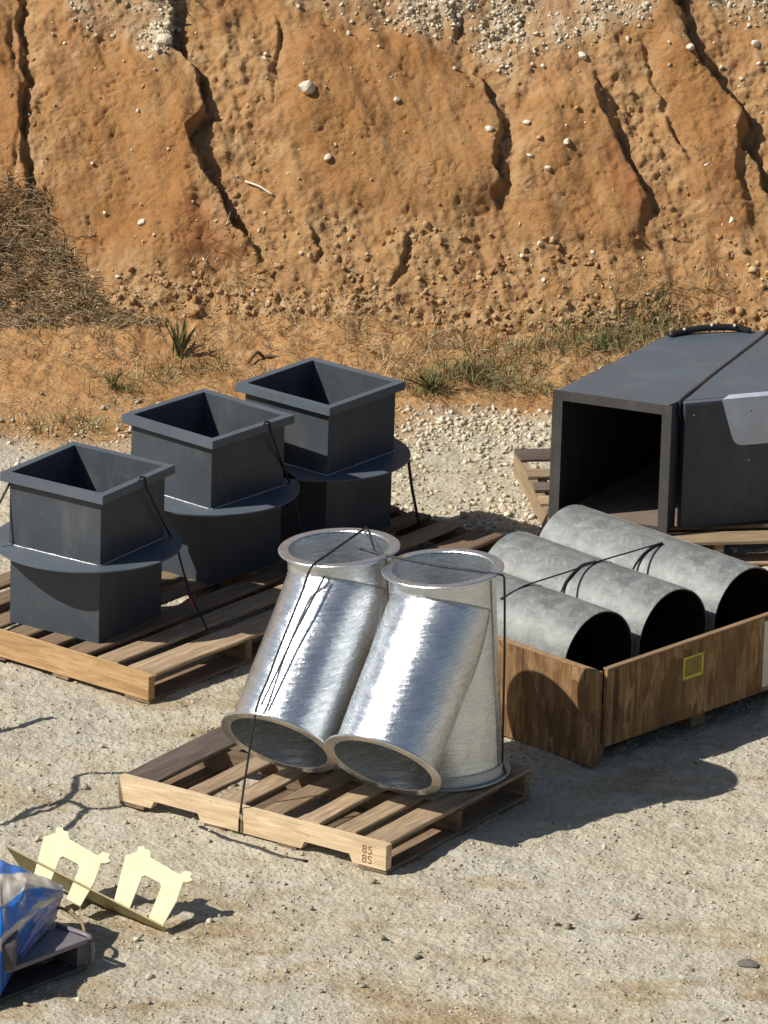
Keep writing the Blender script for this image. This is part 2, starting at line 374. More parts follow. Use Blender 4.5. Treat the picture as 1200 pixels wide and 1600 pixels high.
# ------------------------------------------------------------------ ground
def gh(x, y):
    far = np.exp(-((np.abs(x)/9)**2))*np.exp(-(((y+2)/14)**2))
    h = (.012*fbm(x*1.1, y*1.1, 3, 1)+.006*fbm(x*7, y*7, 3, 5)+.0045*fbm(x*22, y*22, 2, 9))
    toe = sst(1.0, 2.3, y)
    h = h*(1+1.6*toe)+toe*(.035+.045*fbm(x*2.3, y*2.3, 4, 12))+.13*np.maximum(y-1.55, 0)**1.5*np.clip(1-(y-2.6)/.8, 0, 1)+.02*toe*(.5-worley(x*8, y*8, 62)[0])
    return (h-.005)*np.clip(far, 0, 1)
gx = grid1(-2.2, 2.3, .012, -400, 400); gy = grid1(-6.2, 2.9, .015, -420, 500)
GX, GY = np.meshgrid(gx, gy)
o = npmesh('ground', np.stack([GX, GY, gh(GX, GY)], -1).reshape(-1, 3), gridmesh(GX), GROUND, kind='structure', smooth=True)
o['label'] = 'pale compacted gravel yard in front of the orange dirt bank'

# ------------------------------------------------------------------ bank
Y0, BE = 2.25, R(47)
CB, SB = math.cos(BE), math.sin(BE)
GUL = [  # polyline (x,u), step height of the left edge, depth right of it, half width
 ([(-1.777, 1.9), (-1.777, 1.599), (-1.759, 1.531), (-1.736, 1.363), (-1.759, 1.227), (-1.728, 1.076), (-1.70, .926), (-1.713, .758)], .035, .085, .045),
 ([(-1.11, 2.2), (-1.088, 1.826), (-1.064, 1.69), (-1.028, 1.538), (-.944, 1.439), (-.878, 1.289), (-.895, 1.187), (-.956, 1.118), (-.912, 1.001), (-.864, .902), (-.784, .755), (-.689, .591), (-.601, .445)], .085, .075, .05),
 ([(.376, 1.498), (.455, 1.331), (.503, 1.181), (.467, .995), (.496, .762)], .05, .045, .04),
 ([(.917, 1.499), (.965, 1.28), (1.042, 1.131), (1.119, .966), (1.21, .818), (1.255, .736)], .04, .055, .035),
 ([(1.30, 2.3), (1.325, 1.904), (1.367, 1.666), (1.413, 1.566), (1.534, 1.434), (1.648, 1.285), (1.64, 1.133), (1.715, 1.001), (1.80, .80)], .06, .095, .05),
 ([(1.14, 1.693), (1.188, 1.456), (1.265, 1.256), (1.332, 1.09), (1.372, .991)], .02, .03, .03),
 ([(-.401, .667), (-.363, .602), (-.322, .437)], .03, .045, .03),
 ([(-.60, 1.75), (-.56, 1.62), (-.575, 1.5), (-.62, 1.4)], .02, .04, .025),
 ([(.10, .66), (.06, .55), (.03, .42), (-.03, .30)], .03, .04, .03),
 ([(.22, 1.86), (.27, 1.72), (.25, 1.62)], .02, .05, .03),
]
def bank_all(x, u):
    wx = x+.03*fbm(u*6, x*6, 4, 21)
    h = .07*fbm(x*.9, u*.7, 3, 30)
    h = h+.022*fbm(x*3.2+u*.8, u*2.4, 4, 33)
    rill = fbm((x+u*.35)*5.5, u*1.1, 4, 36); h = h+.014*rill
    rub = sst(.55, .18, u+.10*fbm(x*2.2, u*2, 3, 40))
    sx = np.array([-3, -1.60, -1.54, -1.36, -1.12, -1.03, -.99, -.60, -.53, 0, .31, .52, .70, .90, 1.2, 1.28, 1.40, 1.5, 1.9, 4])
    su = np.array([1.88, 1.88, 1.72, 1.62, 1.50, 1.56, 1.95, 1.95, 1.80, 1.70, 1.60, 1.48, 1.58, 1.66, 1.74, 1.98, 1.98, 1.86, 1.76, 1.7])
    scr = (.35+.65*sst(-.35, .3, fbm(x*3.4, u*3.4, 4, 73)))*sst(-.06, .10, u-np.interp(x, sx, su)+.05*fbm(x*5, u*5, 3, 44))
    lob = np.zeros_like(h)
    for cx, cu, rx, ru, tl in ((-1.33, 1.0, .42, .60, .22), (-.01, 1.20, .50, .50, .12), (.84, 1.0, .30, .42, .25), (1.45, 1.15, .16, .50, .3), (-1.95, 1.3, .2, .5, .1)):
        dx = x-cx+tl*(u-cu)+.10*fbm(u*2.2, x*2.2, 3, 47); du = u-cu+.08*fbm(x*2.4, u*2.4, 3, 48)
        lob = np.maximum(lob, sst(1.12, .80, (np.abs(dx/rx)**3.5+np.abs(du/ru)**3.5)**(1/3.5)))
    h = h+.045*lob+.012*fbm((x+u*.3)*7, u*2.0, 4, 49)*(1-lob)
    rub = np.maximum(rub, .62*(1-lob)*sst(1.95, 1.5, u)*(.55+.45*sst(-.3, .3, fbm(x*3, u*3, 3, 52))))
    rough = (.18+.85*rub+.3*scr)*(1-.5*lob)
    for pts, a, b, w in GUL:
        a, b, w = a*.9, b*.85, w*.72
        p = np.array(pts); us = p[::-1, 1]; xs = p[::-1, 0]
        xl = np.interp(u, us, xs)
        m = sst(us[0]-.02, us[0]+.12, u)*sst(us[-1]+.03, us[-1]-.10, u)
        d = wx-xl
        pw = .75+.55*pn(u*9, u*0+w*90, 50)
        step = sst(-.012, .016, d)
        h = h+m*(a*np.exp(np.minimum(d, 0)/.22)*(1-step))
        h = h-m*pw*b*step*np.exp(-np.maximum(d-w*.5, 0)/w)
        rough = rough+m*.8*step*np.exp(-np.maximum(d, 0)/.22)*(a > .03)
        rub = np.maximum(rub, m*.75*step*np.exp(-np.maximum(d-.02, 0)/.16)*(a > .03))
    rough = np.clip(rough, .08, 1.5)
    d1, d2 = worley(x*9+.5*pn(x*6, u*6, 60), u*9, 61); h = h+rough*.018*(.55-d1)
    d1, d2 = worley(x*23, u*23, 63); h = h+rough*.008*(.5-d1)
    d1, d2 = worley(x*47, u*47, 64); h = h+(.0010+.0045*rough)*(.5-d1)
    h = h+(.003+.012*rough)*fbm(x*14, u*14, 4, 66)+(.0020+.004*rough)*fbm(x*40, u*40, 2, 67)
    d1, d2 = worley(x*10+.7*pn(x*9, u*9, 91), u*13+.7*pn(x*9, u*9, 92), 93)
    h = h-.011*(1-sst(.0, .09, d2-d1))*sst(-.05, .35, pn(x*4, u*4, 95))
    h = h-(1-.5*rub)*.010*sst(.16, .5, pn(x*13, u*17, 69))*sst(.1, .4, pn(x*31, u*37, 68))
    h = h-.05*sst(.3, -.1, u)
    return h, np.clip(rub, 0, 1), np.clip(scr, 0, 1)
def bank_base(u):
    uc = np.minimum(u, 6.); ex = np.maximum(u-6., 0)
    return Y0+uc*CB+ex, uc*SB+0.03*ex
def bank_pt(x, u, dh=0.):
    h, rb, sc = bank_all(np.asarray(x, float), np.asarray(u, float)); h = h+dh
    yb, zb = bank_base(u)
    return np.stack([x+0*h, yb-h*SB, zb+h*CB], -1), rb, sc
bx = grid1(-3.3, 3.1, .0085, -400, 400); bu = grid1(-.4, 2.4, .008, -.6, 300)
BX, BU = np.meshgrid(bx, bu)
fade = np.exp(-(np.maximum(np.abs(BX)-30, 0)/30)**2)
BP, RB, SC = bank_pt(np.clip(BX, -60, 60), BU); BP[..., 0] = BX
o = npmesh('dirt_bank', BP.reshape(-1, 3), gridmesh(BX), BANK, kind='structure', smooth=True, attrs=[('rubble', RB.ravel()*.8), ('scree', SC.ravel()*.7)])
o['label'] = 'eroded orange clay bank cut by dark rain gullies'

# ------------------------------------------------------------------ stones on the ground and the bank
rs = np.random.RandomState(11)
n = 42000
px = rs.uniform(-2.05, 2.15, n); py = rs.uniform(-6.1, 1.5, n)
sz = .0022+.0065*rs.rand(n)**5
P = np.stack([px, py, gh(px, py)+sz*.25], -1)
px[:260] = rs.uniform(-1.9, 2.0, 260); sz[:260] = .009+.012*rs.rand(260)**2; P = np.stack([px, py, gh(px, py)+sz*.25], -1)
tag(scatter('gravel', P, sz, PEB, rs.rand(n), 12), 'fine loose gravel scattered over the yard')
n = 42000
px = rs.uniform(-2.0, 1.5, n); py = rs.uniform(-.6, 1.55, n)
dens = np.exp(-((py-1.12-.10*pn(px*3, px*0, 70))/.24)**2)+.55*sst(.45, -.2, py)+.25
dens = dens*(.35+.65*sst(-.2, .3, fbm(px*2.6, py*2.6, 3, 71)))*(.30+.70*sst(-.35, .15, px))*np.where(px < -.3, sst(1.25, 1.0, py)*.55, 1)
k = (rs.rand(n) < dens) & (py < 1.5); px, py = px[k], py[k]; n = len(px)
sz = .003+.015*rs.rand(n)**4
P = np.stack([px, py, gh(px, py)+sz*.3], -1)
tag(scatter('crushed_stone', P, sz, CRUSH, rs.rand(n), 13, .75), 'pale crushed limestone spread behind the pallets')
n = 26000
qx = rs.uniform(-2.05, 2.0, n); qu = rs.uniform(-.12, 2.2, n)**1.0
_, rb, sc = bank_pt(qx, qu)
k = rs.rand(n) < (.004+.9*sst(.30, .9, rb)*(qu < .75)+.12*rb*(qu < 1.5)); qx, qu = qx[k], qu[k]; n = len(qx)
sz = .003+.017*rs.rand(n)**4.5; P, _, _ = bank_pt(qx, qu, sz*.05)
tag(scatter('dirt_clods', P, sz, CLOD, rs.rand(n), 14, .8), 'loose orange clods of clay along the foot of the bank')
n = 30000
qx = rs.uniform(-2.05, 2.0, n); qu = rs.uniform(1.2, 2.25, n)
_, rb, sc = bank_pt(qx, qu)
k = rs.rand(n) < sc*(.32+.68*sst(-.3, .3, fbm(qx*3.4, qu*3.4, 4, 73)))+.006*sst(1.2, 1.7, qu); qx, qu = qx[k], qu[k]; n = len(qx)
sz = .003+.013*rs.rand(n)**3.4; P, _, _ = bank_pt(qx, qu, sz*.3)
tag(scatter('scree', P, sz, CRUSH, rs.rand(n), 15, .75), 'pale broken limestone lying along the top of the bank')
n = 170
qx = rs.uniform(-2.0, 2.0, n); qu = rs.uniform(.1, 1.7, n)
sz = .004+.010*rs.rand(n)**2; P, _, _ = bank_pt(qx, qu, sz*.4)
tag(scatter('small_bank_stones', P, sz, WHITE, rs.rand(n), 16, .9), 'tiny white stones stuck in the clay bank')

def rock(name, p, r, label, seed, mat=WHITE, group=None, cat='rock', sq=(1.15, .85, .8)):
    bm = bmesh.new(); bmesh.ops.create_icosphere(bm, subdivisions=2, radius=1); rr = random.Random(seed)
    dirs = [Vector((rr.gauss(0, 1), rr.gauss(0, 1), rr.gauss(0, 1))).normalized() for _ in range(9)]
    for v in bm.verts:
        q = v.co.copy()
        for d in dirs:
            t = q.dot(d)
            if t > .72: q -= d*(t-.72)*.85
        v.co = Vector((q.x*sq[0], q.y*sq[1], q.z*sq[2]))*r*(1+.05*rr.uniform(-1, 1))
    me = bpy.data.meshes.new(name); bm.to_mesh(me); bm.free()
    at = me.attributes.new('tint', 'FLOAT', 'POINT'); at.data.foreach_set('value', np.full(len(me.vertices), .4+.5*rr.random(), np.float32))
    o = link(name, me, mat); o.location = p; o.rotation_euler = (rr.uniform(-.4, .4), rr.uniform(-.4, .4), rr.uniform(0, 6)); tag(o, label, cat, group); return o
STN = [(-.414, 1.32, .042, 'largest white rock on the bank, high on the smooth middle face'), (-.309, .98, .022, 'pale round stone below the largest white rock on the bank'),
 (.006, 1.30, .02, 'small white stone alone on the smooth clay left of the middle gully'), (.44, 1.152, .022, 'pale stone stuck beside the dark middle gully, lowest of three'),
 (.616, 1.208, .019, 'small pale stone just right of the middle gully'), (.716, .963, .02, 'pale stone on the reddish clay right of the middle gully'),
 (.803, 1.096, .02, 'pale stone with an orange tint on the clay beside the narrow gully'), (.871, 1.575, .026, 'pale rock just under the limestone scree at the bank top'),
 (1.372, 1.585, .024, 'twin pale stones beside the deep upper right gully'), (.686, .595, .018, 'small pale stone low on the bank above the weeds'),
 (-1.161, .649, .020, 'flat pale stone low on the smooth left clay face'), (-1.093, 1.57, .038, 'white rock at the lower end of the upper left scree'),
 (1.683, 1.693, .024, 'pale stone at the far upper right of the bank')]
for i, (x, u, r, lab) in enumerate(STN):
    P, _, _ = bank_pt(np.array([x]), np.array([u]), r*.35); rock('rock', P[0], r, lab, 100+i, group='white stones stuck in the bank')

# ------------------------------------------------------------------ grass, brush, weeds
def blades(name, pos, L, wid, mat, tint, seed, lean=.6, nrm=(0, -.3, 1), curl=.5):
    rs = np.random.RandomState(seed); n = len(pos)
    a = rs.uniform(0, 2*np.pi, n); d = np.stack([np.cos(a), np.sin(a), 0*a], -1); l = np.abs(rs.normal(0, lean, n))
    upv = np.array(nrm)/np.linalg.norm(nrm)
    t = upv[None]+d*l[:, None]; t /= np.linalg.norm(t, axis=1)[:, None]
    s = np.cross(t, rs.normal(size=(n, 3))); s /= np.linalg.norm(s, axis=1)[:, None]
    mid = pos+t*(L*.55)[:, None]; tip = pos+t*L[:, None]+(d-upv*.4)*(L*curl*rs.rand(n))[:, None]
    w = (wid*(.6+.8*rs.rand(n)))[:, None]
    V = np.stack([pos-s*w, pos+s*w, mid+s*w*.7, mid-s*w*.7, tip], 1).reshape(-1, 3)
    b = 5*np.arange(n)[:, None]; F = np.concatenate([b+np.array([[0, 1, 2]]), b+np.array([[0, 2, 3]]), b+np.array([[3, 2, 4]])], 0)
    return npmesh(name, V, F, mat, tint=np.repeat(tint, 5), kind='stuff')
def clumps(cs, seed):
    rs = np.random.RandomState(seed); out = []
    for x, y, r, k in cs: out.append(np.stack([rs.normal(x, r, k), rs.normal(y, r*.8, k)], -1))
    return np.concatenate(out)
def toe_pts(xy):
    """points on whichever is higher, ground or bank, near the toe."""
    x, y = xy[:, 0], xy[:, 1]; z = gh(x, y)
    u = np.maximum((y-Y0)/CB, -.35); P, _, _ = bank_pt(x, u)
    use = y > Y0-.05; zz = np.where(use, np.maximum(z, P[:, 2]), z)
    return np.stack([x, np.where(use & (P[:, 2] > z), P[:, 1], y), zz], -1)
rs = np.random.RandomState(31)
cl = [(rs.uniform(-1.9, 1.9), rs.uniform(1.75, 2.55), rs.uniform(.04, .13), int(rs.uniform(20, 70))) for _ in range(38)]
cl += [(rs.uniform(.2, 1.3), rs.uniform(1.7, 2.5), rs.uniform(.05, .12), 60) for _ in range(26)]
p = toe_pts(clumps(cl, 32)); n = len(p)
tag(blades('dry_grass', p, .03+.09*rs.rand(n), np.full(n, .0016), GRASSD, rs.rand(n), 33, .9), 'straw coloured dead grass along the foot of the bank')
cl = [(.22, 1.70, .12, 110), (.36, 1.82, .12, 90), (.50, 1.95, .10, 70), (1.02, 2.22, .13, 130), (1.22, 2.36, .10, 90), (.88, 2.1, .10, 60), (.27, 1.78, .12, 170), (.42, 1.9, .08, 140), (.16, 1.62, .06, 90), (.55, 1.75, .07, 90), (.62, 2.0, .10, 120), (.95, 2.15, .12, 230), (1.1, 2.3, .09, 160), (1.25, 2.4, .08, 140), (.8, 2.3, .08, 80), (.72, 1.72, .06, 60),
      (-1.2, 1.55, .10, 120), (-1.0, 1.75, .09, 90), (-1.35, 1.05, .10, 110), (-1.55, 1.0, .08, 60), (-.85, 1.9, .07, 60), (1.45, 2.5, .06, 60)]
p = toe_pts(clumps(cl, 34)); n = len(p)
tag(blades('green_grass', p, .035+.10*rs.rand(n), np.full(n, .0019), GRASSG, rs.rand(n), 35, .9), 'sparse olive green grass tufts on the ochre strip below the bank')
# grass hanging at the head of the big gully
qx = rs.normal(-1.13, .09, 150); qu = rs.normal(1.84, .035, 150); P, _, _ = bank_pt(qx, qu)
tag(blades('hanging_grass', P, .04+.07*rs.rand(150), np.full(150, .0022), GRASSG, rs.rand(150)*.6, 36, .8, (0, -.8, .3), .9), 'dark green grass hanging at the head of the left gully')

def twigs(name, pos, L, rad, mat, tint, seed, vert=.35):
    rs = np.random.RandomState(seed); n = len(pos)
    d = rs.normal(size=(n, 3))*np.array([1, .6, vert]); d /= np.linalg.norm(d, axis=1)[:, None]
    a = np.cross(d, rs.normal(size=(n, 3))); a /= np.linalg.norm(a, axis=1)[:, None]; b = np.cross(d, a)
    A = pos-d*(L/2)[:, None]; B = pos+d*(L/2)[:, None]; Mi = pos+a*(L*.12*rs.normal(size=n))[:, None]
    V = []
    for c, k in ((A, 1.), (Mi, .85), (B, .5)):
        for j in range(3):
            t = 2*np.pi*j/3; V.append(c+(a*np.cos(t)+b*np.sin(t))*(rad*k)[:, None])
    V = np.stack(V, 1).reshape(-1, 3)
    f = []
    for q in (0, 3):
        for j in range(3): f.append((q+j, q+(j+1) % 3, q+3+(j+1) % 3, q+3+j))
    F = (np.array(f)[None]+9*np.arange(n)[:, None, None]).reshape(-1, 4)
    return npmesh(name, V, F, mat, tint=np.repeat(tint, 9), kind='stuff')
n = 6800
qx = rs.uniform(-2.05, -1.05, n); qu = rs.uniform(-.05, .86, n)
k = (qu < .84-.80*sst(-1.8, -1.05, qx)+.10*fbm(qx*5, qu*5, 3, 80)+rs.normal(0, .05, n)) & (rs.rand(n) < .6+.4*sst(-.25, .2, fbm(qx*5, qu*5, 3, 82))); qx, qu = qx[k], qu[k]; n = len(qx)
P, _, _ = bank_pt(qx, qu, .005+.06*rs.rand(n)**1.5); P[:, 2] = np.maximum(P[:, 2], gh(P[:, 0], P[:, 1])+.004)
tag(twigs('dry_brush', P, .03+.11*rs.rand(n)**2, .0012+.0022*rs.rand(n)**2, TWIG, rs.rand(n)**1.3, 41), 'tangled dry brush lying against the lower left bank')
n = 900
xy = np.stack([rs.uniform(-1.95, 1.9, n), rs.normal(2.05, .32, n)], -1); k = xy[:, 1] < 2.7; xy = xy[k]; n = len(xy)
P = toe_pts(xy)+np.array([0, 0, .008])
tag(twigs('twig_litter', P, .03+.10*rs.rand(n)**2, .001+.0018*rs.rand(n)**2, TWIG, rs.rand(n)**1.5, 42, .3), 'thin dead twigs littering the foot of the bank')

def leafplant(name, p, label, h, k, seed, mat, wid=.007, spread=.5, cat='weed'):
    rr = random.Random(seed); root = empty(name, p); tag(root, label, cat, 'weeds along the foot of the bank')
    st = []; sf = []
    for i in range(k):
        a = rr.uniform(0, 6.283); l = rr.uniform(.1, spread); L = h*rr.uniform(.6, 1.05); w = wid*rr.uniform(.7, 1.2)
        d = Vector((math.cos(a)*l, math.sin(a)*l, 1)).normalized(); s = d.cross(Vector((rr.gauss(0, 1), rr.gauss(0, 1), 0))).normalized()
        b = Vector((rr.gauss(0, .008), rr.gauss(0, .008), 0)); c = Vector((math.cos(a), math.sin(a), -.3))
        q = []
        for t, ww in ((0, .45), (.35, 1), (.7, .8), (1, .08)):
            m = b+d*L*t+c*L*.22*l*t*t*2; q += [m-s*w*ww, m+s*w*ww]
        o = pyd('leaf', q, [(0, 1, 3, 2), (2, 3, 5, 4), (4, 5, 7, 6)], mat, root, True)
        at = o.data.attributes.new('tint', 'FLOAT', 'POINT'); at.data.foreach_set('value', np.full(8, rr.random()*.7, np.float32))
    tube('stem', [(0, 0, -.01), (0.002, 0, h*.3), (.004, .002, h*.5)], .003, mat, root)
    return root
def tp(x, y): return tuple(toe_pts(np.array([[x, y]]))[0])
leafplant('weed', tp(-.955, 2.02), 'upright green leafy weed behind the middle black hopper', .20, 20, 5, GRASSG, .008, .35)
leafplant('weed', tp(-1.24, 1.58), 'low olive weed between the left and middle black hoppers', .10, 18, 6, GRASSG, .004, 1.1)
leafplant('weed', tp(.20, 1.64), 'bushy grey green weed just right of the rear black hopper', .13, 34, 7, GRASSG, .0045, 1.1)
leafplant('weed', tp(.98, 2.12), 'spreading green weed beside the big black duct', .11, 26, 8, GRASSG, .004, 1.1)
P, _, _ = bank_pt(np.array([-.69, -.56]), np.array([.885, .80]), .012)
tag(tube('stick', [P[0], (P[0]+P[1])/2+np.array([0, -.01, .012]), P[1]], .005, CRUSH, None, 6), 'bleached pale stick lying on the bank beside the left gully', 'stick')
_at = bpy.data.objects['stick'].data.attributes.new('tint', 'FLOAT', 'POINT'); _at.data.foreach_set('value', np.full(len(bpy.data.objects['stick'].data.vertices), .9, np.float32))
tag(tube('stick', [(-.64, 1.93, .05), (-.60, 1.98, .085), (-.575, 2.0, .06), (-.54, 1.99, .065), (-.46, 2.0, .05)], .008, TWIG, None, 6), 'crooked dark stick on the ground behind the rear black hopper', 'stick')

# ------------------------------------------------------------------ pallets
def frame_of(near, a):
    """local X runs right-back along the deck boards, local Y left-back along the stringers."""
    return R(90)-R(a)
def board_mesh(l, w, t, seed, seg=5):
    rr = random.Random(seed); v = []; f = []; c = min(.004, t*.3)
    prof = [(0, c), (c, 0), (w-c, 0), (w, c), (w, t-c), (w-c, t), (c, t), (0, t-c)]
    bow = rr.uniform(-.004, .004)
    for i in range(seg+1):
        x = l*i/seg; j0 = rr.uniform(-.0025, .0025); j1 = rr.uniform(-.0025, .0025); z = bow*math.sin(math.pi*i/seg)
        xe = rr.uniform(-.006, .006) if i in (0, seg) else 0
        for k, (y, zz) in enumerate(prof):
            v.append((x+xe*(1 if y < w/2 else -.6), y+(j0 if y < w/2 else j1), zz+z+rr.uniform(-.0007, .0007)))
    for i in range(seg):
        for k in range(8): f.append((i*8+k, (i+1)*8+k, (i+1)*8+(k+1) % 8, i*8+(k+1) % 8))
    f.append(tuple(range(8))); f.append(tuple(range(seg*8+7, seg*8-1, -1)))
    me = bpy.data.meshes.new('board'); me.from_pydata(v, [], f); me.update()
    bm = bmesh.new(); bm.from_mesh(me); bmesh.ops.recalc_face_normals(bm, faces=bm.faces); bm.to_mesh(me); bm.free()
    return me
def put(name, me, mat, parent, loc, rz=0.):
    if not me.materials: me.materials.append(mat)
    o = bpy.data.objects.new(name, me); COL.objects.link(o); o.parent = parent; o.location = loc; o.rotation_euler = (0, 0, rz); return o
def pallet(label, near, a, L, Wd, boards, strx, mats, seed, notch=True, group='wooden pallets in the yard', face=True, bottoms=None, name='pallet'):
    """boards: (y, width, material) top boards along X; strx: stringer X positions."""
    rr = random.Random(seed); root = empty(name, (near[0], near[1], 0), frame_of(near, a)); tag(root, label, 'pallet', group)
    top = .118; th = .017
    for i, (y, w, m) in enumerate(boards):
        x0 = (.041 if face else 0)+rr.uniform(-.004, .006)
        put('deck_board', board_mesh(Wd-x0+rr.uniform(-.008, .006), w, th, seed*50+i), m, root, (x0, y, top-th+rr.uniform(-.001, .002)), R(rr.uniform(-.5, .5)))
    for i, x in enumerate(strx):
        z0, z1 = .016, (.114 if (face and i == 0) else top-th-.001)
        if notch:
            n1, n2 = (.15, .38), (L-.38, L-.15)
            poly = [(0, z0), (n1[0], z0), (n1[0]+.015, z0+.034), (n1[1]-.015, z0+.034), (n1[1], z0), (n2[0], z0), (n2[0]+.015, z0+.034), (n2[1]-.015, z0+.034), (n2[1], z0), (L, z0), (L, z1), (0, z1)]
        else: poly = [(0, z0), (L, z0), (L, z1), (L*.5, z1+.002), (0, z1)]
        bm = bmesh.new(); prism(bm, poly, 0, .038, 0)
        # rotate so the grain (object X) runs along the stringer
        bmesh.ops.rotate(bm, verts=bm.verts, cent=(0, 0, 0), matrix=Matrix.Rotation(R(-90), 3, 'Z'))
        bmesh.ops.bevel(bm, geom=[e for e in bm.edges if abs(e.verts[0].co.x-e.verts[1].co.x) > .05 and e.calc_face_angle(0) > .5], offset=.003, segments=1, affect='EDGES')
        o = bmo('stringer', bm, mats[0] if i == 0 else mats[1], root); o.location = (x, 0, 0); o.rotation_euler = (0, 0, R(90))
    for i, (y, w) in enumerate(bottoms or [(0, .12), (L*.33, .09), (L*.6, .09), (L-.12, .12)]):
        put('bottom_board', board_mesh(Wd-.004, w, .0155, seed*50+30+i), mats[2], root, (.002, y, 0))
    return root
B1 = pallet('front wooden pallet with notched pale side under the shiny branch pipes', (.044, -4.236), 32.7, 1.22, 1.016,
    [(.004, .115, OLDW), (.165, .092, OLDW), (.325, .092, OLDW), (.492, .095, OLDW), (.665, .092, OLDW), (.835, .092, OLDW), (1.065, .15, GREYW)], (0, .49, .975), (PINE, OLDD, OLDD), 1)
pallet('long wooden pallet with orange front rail under two black hoppers', (-.914, -2.472), 37, 1.25, 1.33,
    [(.004, .14, OLDW), (.20, .10, OLDW), (.355, .10, OLDD), (.51, .10, OLDD), (.665, .10, OLDD), (.82, .10, OLDD), (.99, .10, OLDD), (1.14, .105, OLDD)], (0, .62, 1.28), (PINE2, OLDD, OLDD), 2, notch=False)
pallet('dark shaded wooden pallet under the rear black hopper', (-.100, -1.425), 37, 1.25, 1.016,
    [(.004, .14, OLDD), (.22, .10, OLDW), (.39, .10, OLDD), (.56, .10, OLDD), (.73, .10, OLDD), (.90, .10, OLDD), (1.11, .14, OLDW)], (0, .49, .975), (OLDD, OLDD, OLDD), 3, notch=False, face=False)
# under the big duct: stringers run away from the camera, boards across
_p = pallet('weathered pallet under the big black duct with its left end showing', (.757, -.70), 90-8.8, 1.285, 1.36,
    [(0, .13, OLIVEW), (.19, .10, OLIVEW), (.36, .10, GREYW), (.54, .10, OLDW), (.72, .10, GREYW), (.90, .10, OLDW), (1.14, .14, GREYW)], (0, .65, 1.32), (OLIVEW, OLDD, OLDW), 4, notch=False, face=False)

# ------------------------------------------------------------------ black hoppers
def hopper(label, c, a):
    root = empty('duct_hopper', (c[0], c[1], .119), frame_of(None, a)); tag(root, label, 'duct hopper', 'black square duct hoppers on pallets')
    def shell(name, r, z0, z1, t):
        bm = bmesh.new()
        for sx, sy in ((1, 0), (-1, 0), (0, 1), (0, -1)):
            if sx: abox(bm, (min(sx*r, sx*(r-t)), -r, z0), (max(sx*r, sx*(r-t)), r, z1))
            else: abox(bm, (-(r-t), min(sy*r, sy*(r-t)), z0), (r-t, max(sy*r, sy*(r-t)), z1))
        return bmo(name, bm, BLACK, root)
    shell('upper_duct', .2235, .331, .632, .005); shell('lower_duct', .2195, .0, .325, .005)
    # angle iron rim: flat top leaf and short skirt
    prof = [(.2185, .632), (.2185, .638), (.253, .638), (.253, .602), (.2475, .602), (.2475, .632)]
    v = []; f = []
    for sx, sy in ((1, 1), (-1, 1), (-1, -1), (1, -1)):
        for r, z in prof: v.append((sx*r, sy*r, z))
    for i in range(4):
        j = (i+1) % 4
        for q in range(6): f.append((i*6+q, j*6+q, j*6+(q+1) % 6, i*6+(q+1) % 6))
    bm = bmesh.new(); vs = [bm.verts.new(p) for p in v]; [bm.faces.new([vs[k] for k in q]) for q in f]
    bmesh.ops.recalc_face_normals(bm, faces=bm.faces)
    bmesh.ops.bevel(bm, geom=[e for e in bm.edges if e.calc_face_angle(0) > .5], offset=.0015, segments=2, affect='EDGES')
    bmo('rim_flange', bm, BLACK2, root)
    # round collar plate with a square hole
    n = 96; v = []; f = []
    for z in (.325, .331):
        for i in range(n):
            t = 2*math.pi*i/n+.001; cx, sx = math.cos(t), math.sin(t); k = .2185/max(abs(cx), abs(sx))
            v += [(.385*cx, .385*sx, z), (k*cx, k*sx, z)]
    for i in range(n):
        j = (i+1) % n; o = 2*n
        f += [(2*i, 2*j, 2*j+1, 2*i+1), (o+2*i, o+2*i+1, o+2*j+1, o+2*j), (2*i, o+2*i, o+2*j, 2*j), (2*i+1, 2*j+1, o+2*j+1, o+2*i+1)]
    pyd('round_collar', v, f, BLACK2, root)
    # weld bead where the upper duct meets the collar
    w = .2262; pts = []
    for k, (p, q) in enumerate((((-w, -w), (w, -w)), ((w, -w), (w, w)), ((w, w), (-w, w)), ((-w, w), (-w, -w)))):
        for i in range(14): t = i/14; pts.append((p[0]+(q[0]-p[0])*t+random.uniform(-.001, .001), p[1]+(q[1]-p[1])*t+random.uniform(-.001, .001), .3325))
    tube('weld_seam', pts+[pts[0]], .0028, GALVD, root, 5, 1, 1)
    return root
hopper('nearest left black square hopper on the orange railed pallet', (-1.197, -1.804), 32.5)
hopper('middle black square hopper of the row of three', (-.736, -1.052), 40.3)
hopper('rear black square hopper nearest the bank', (-.280, -.566), 38)

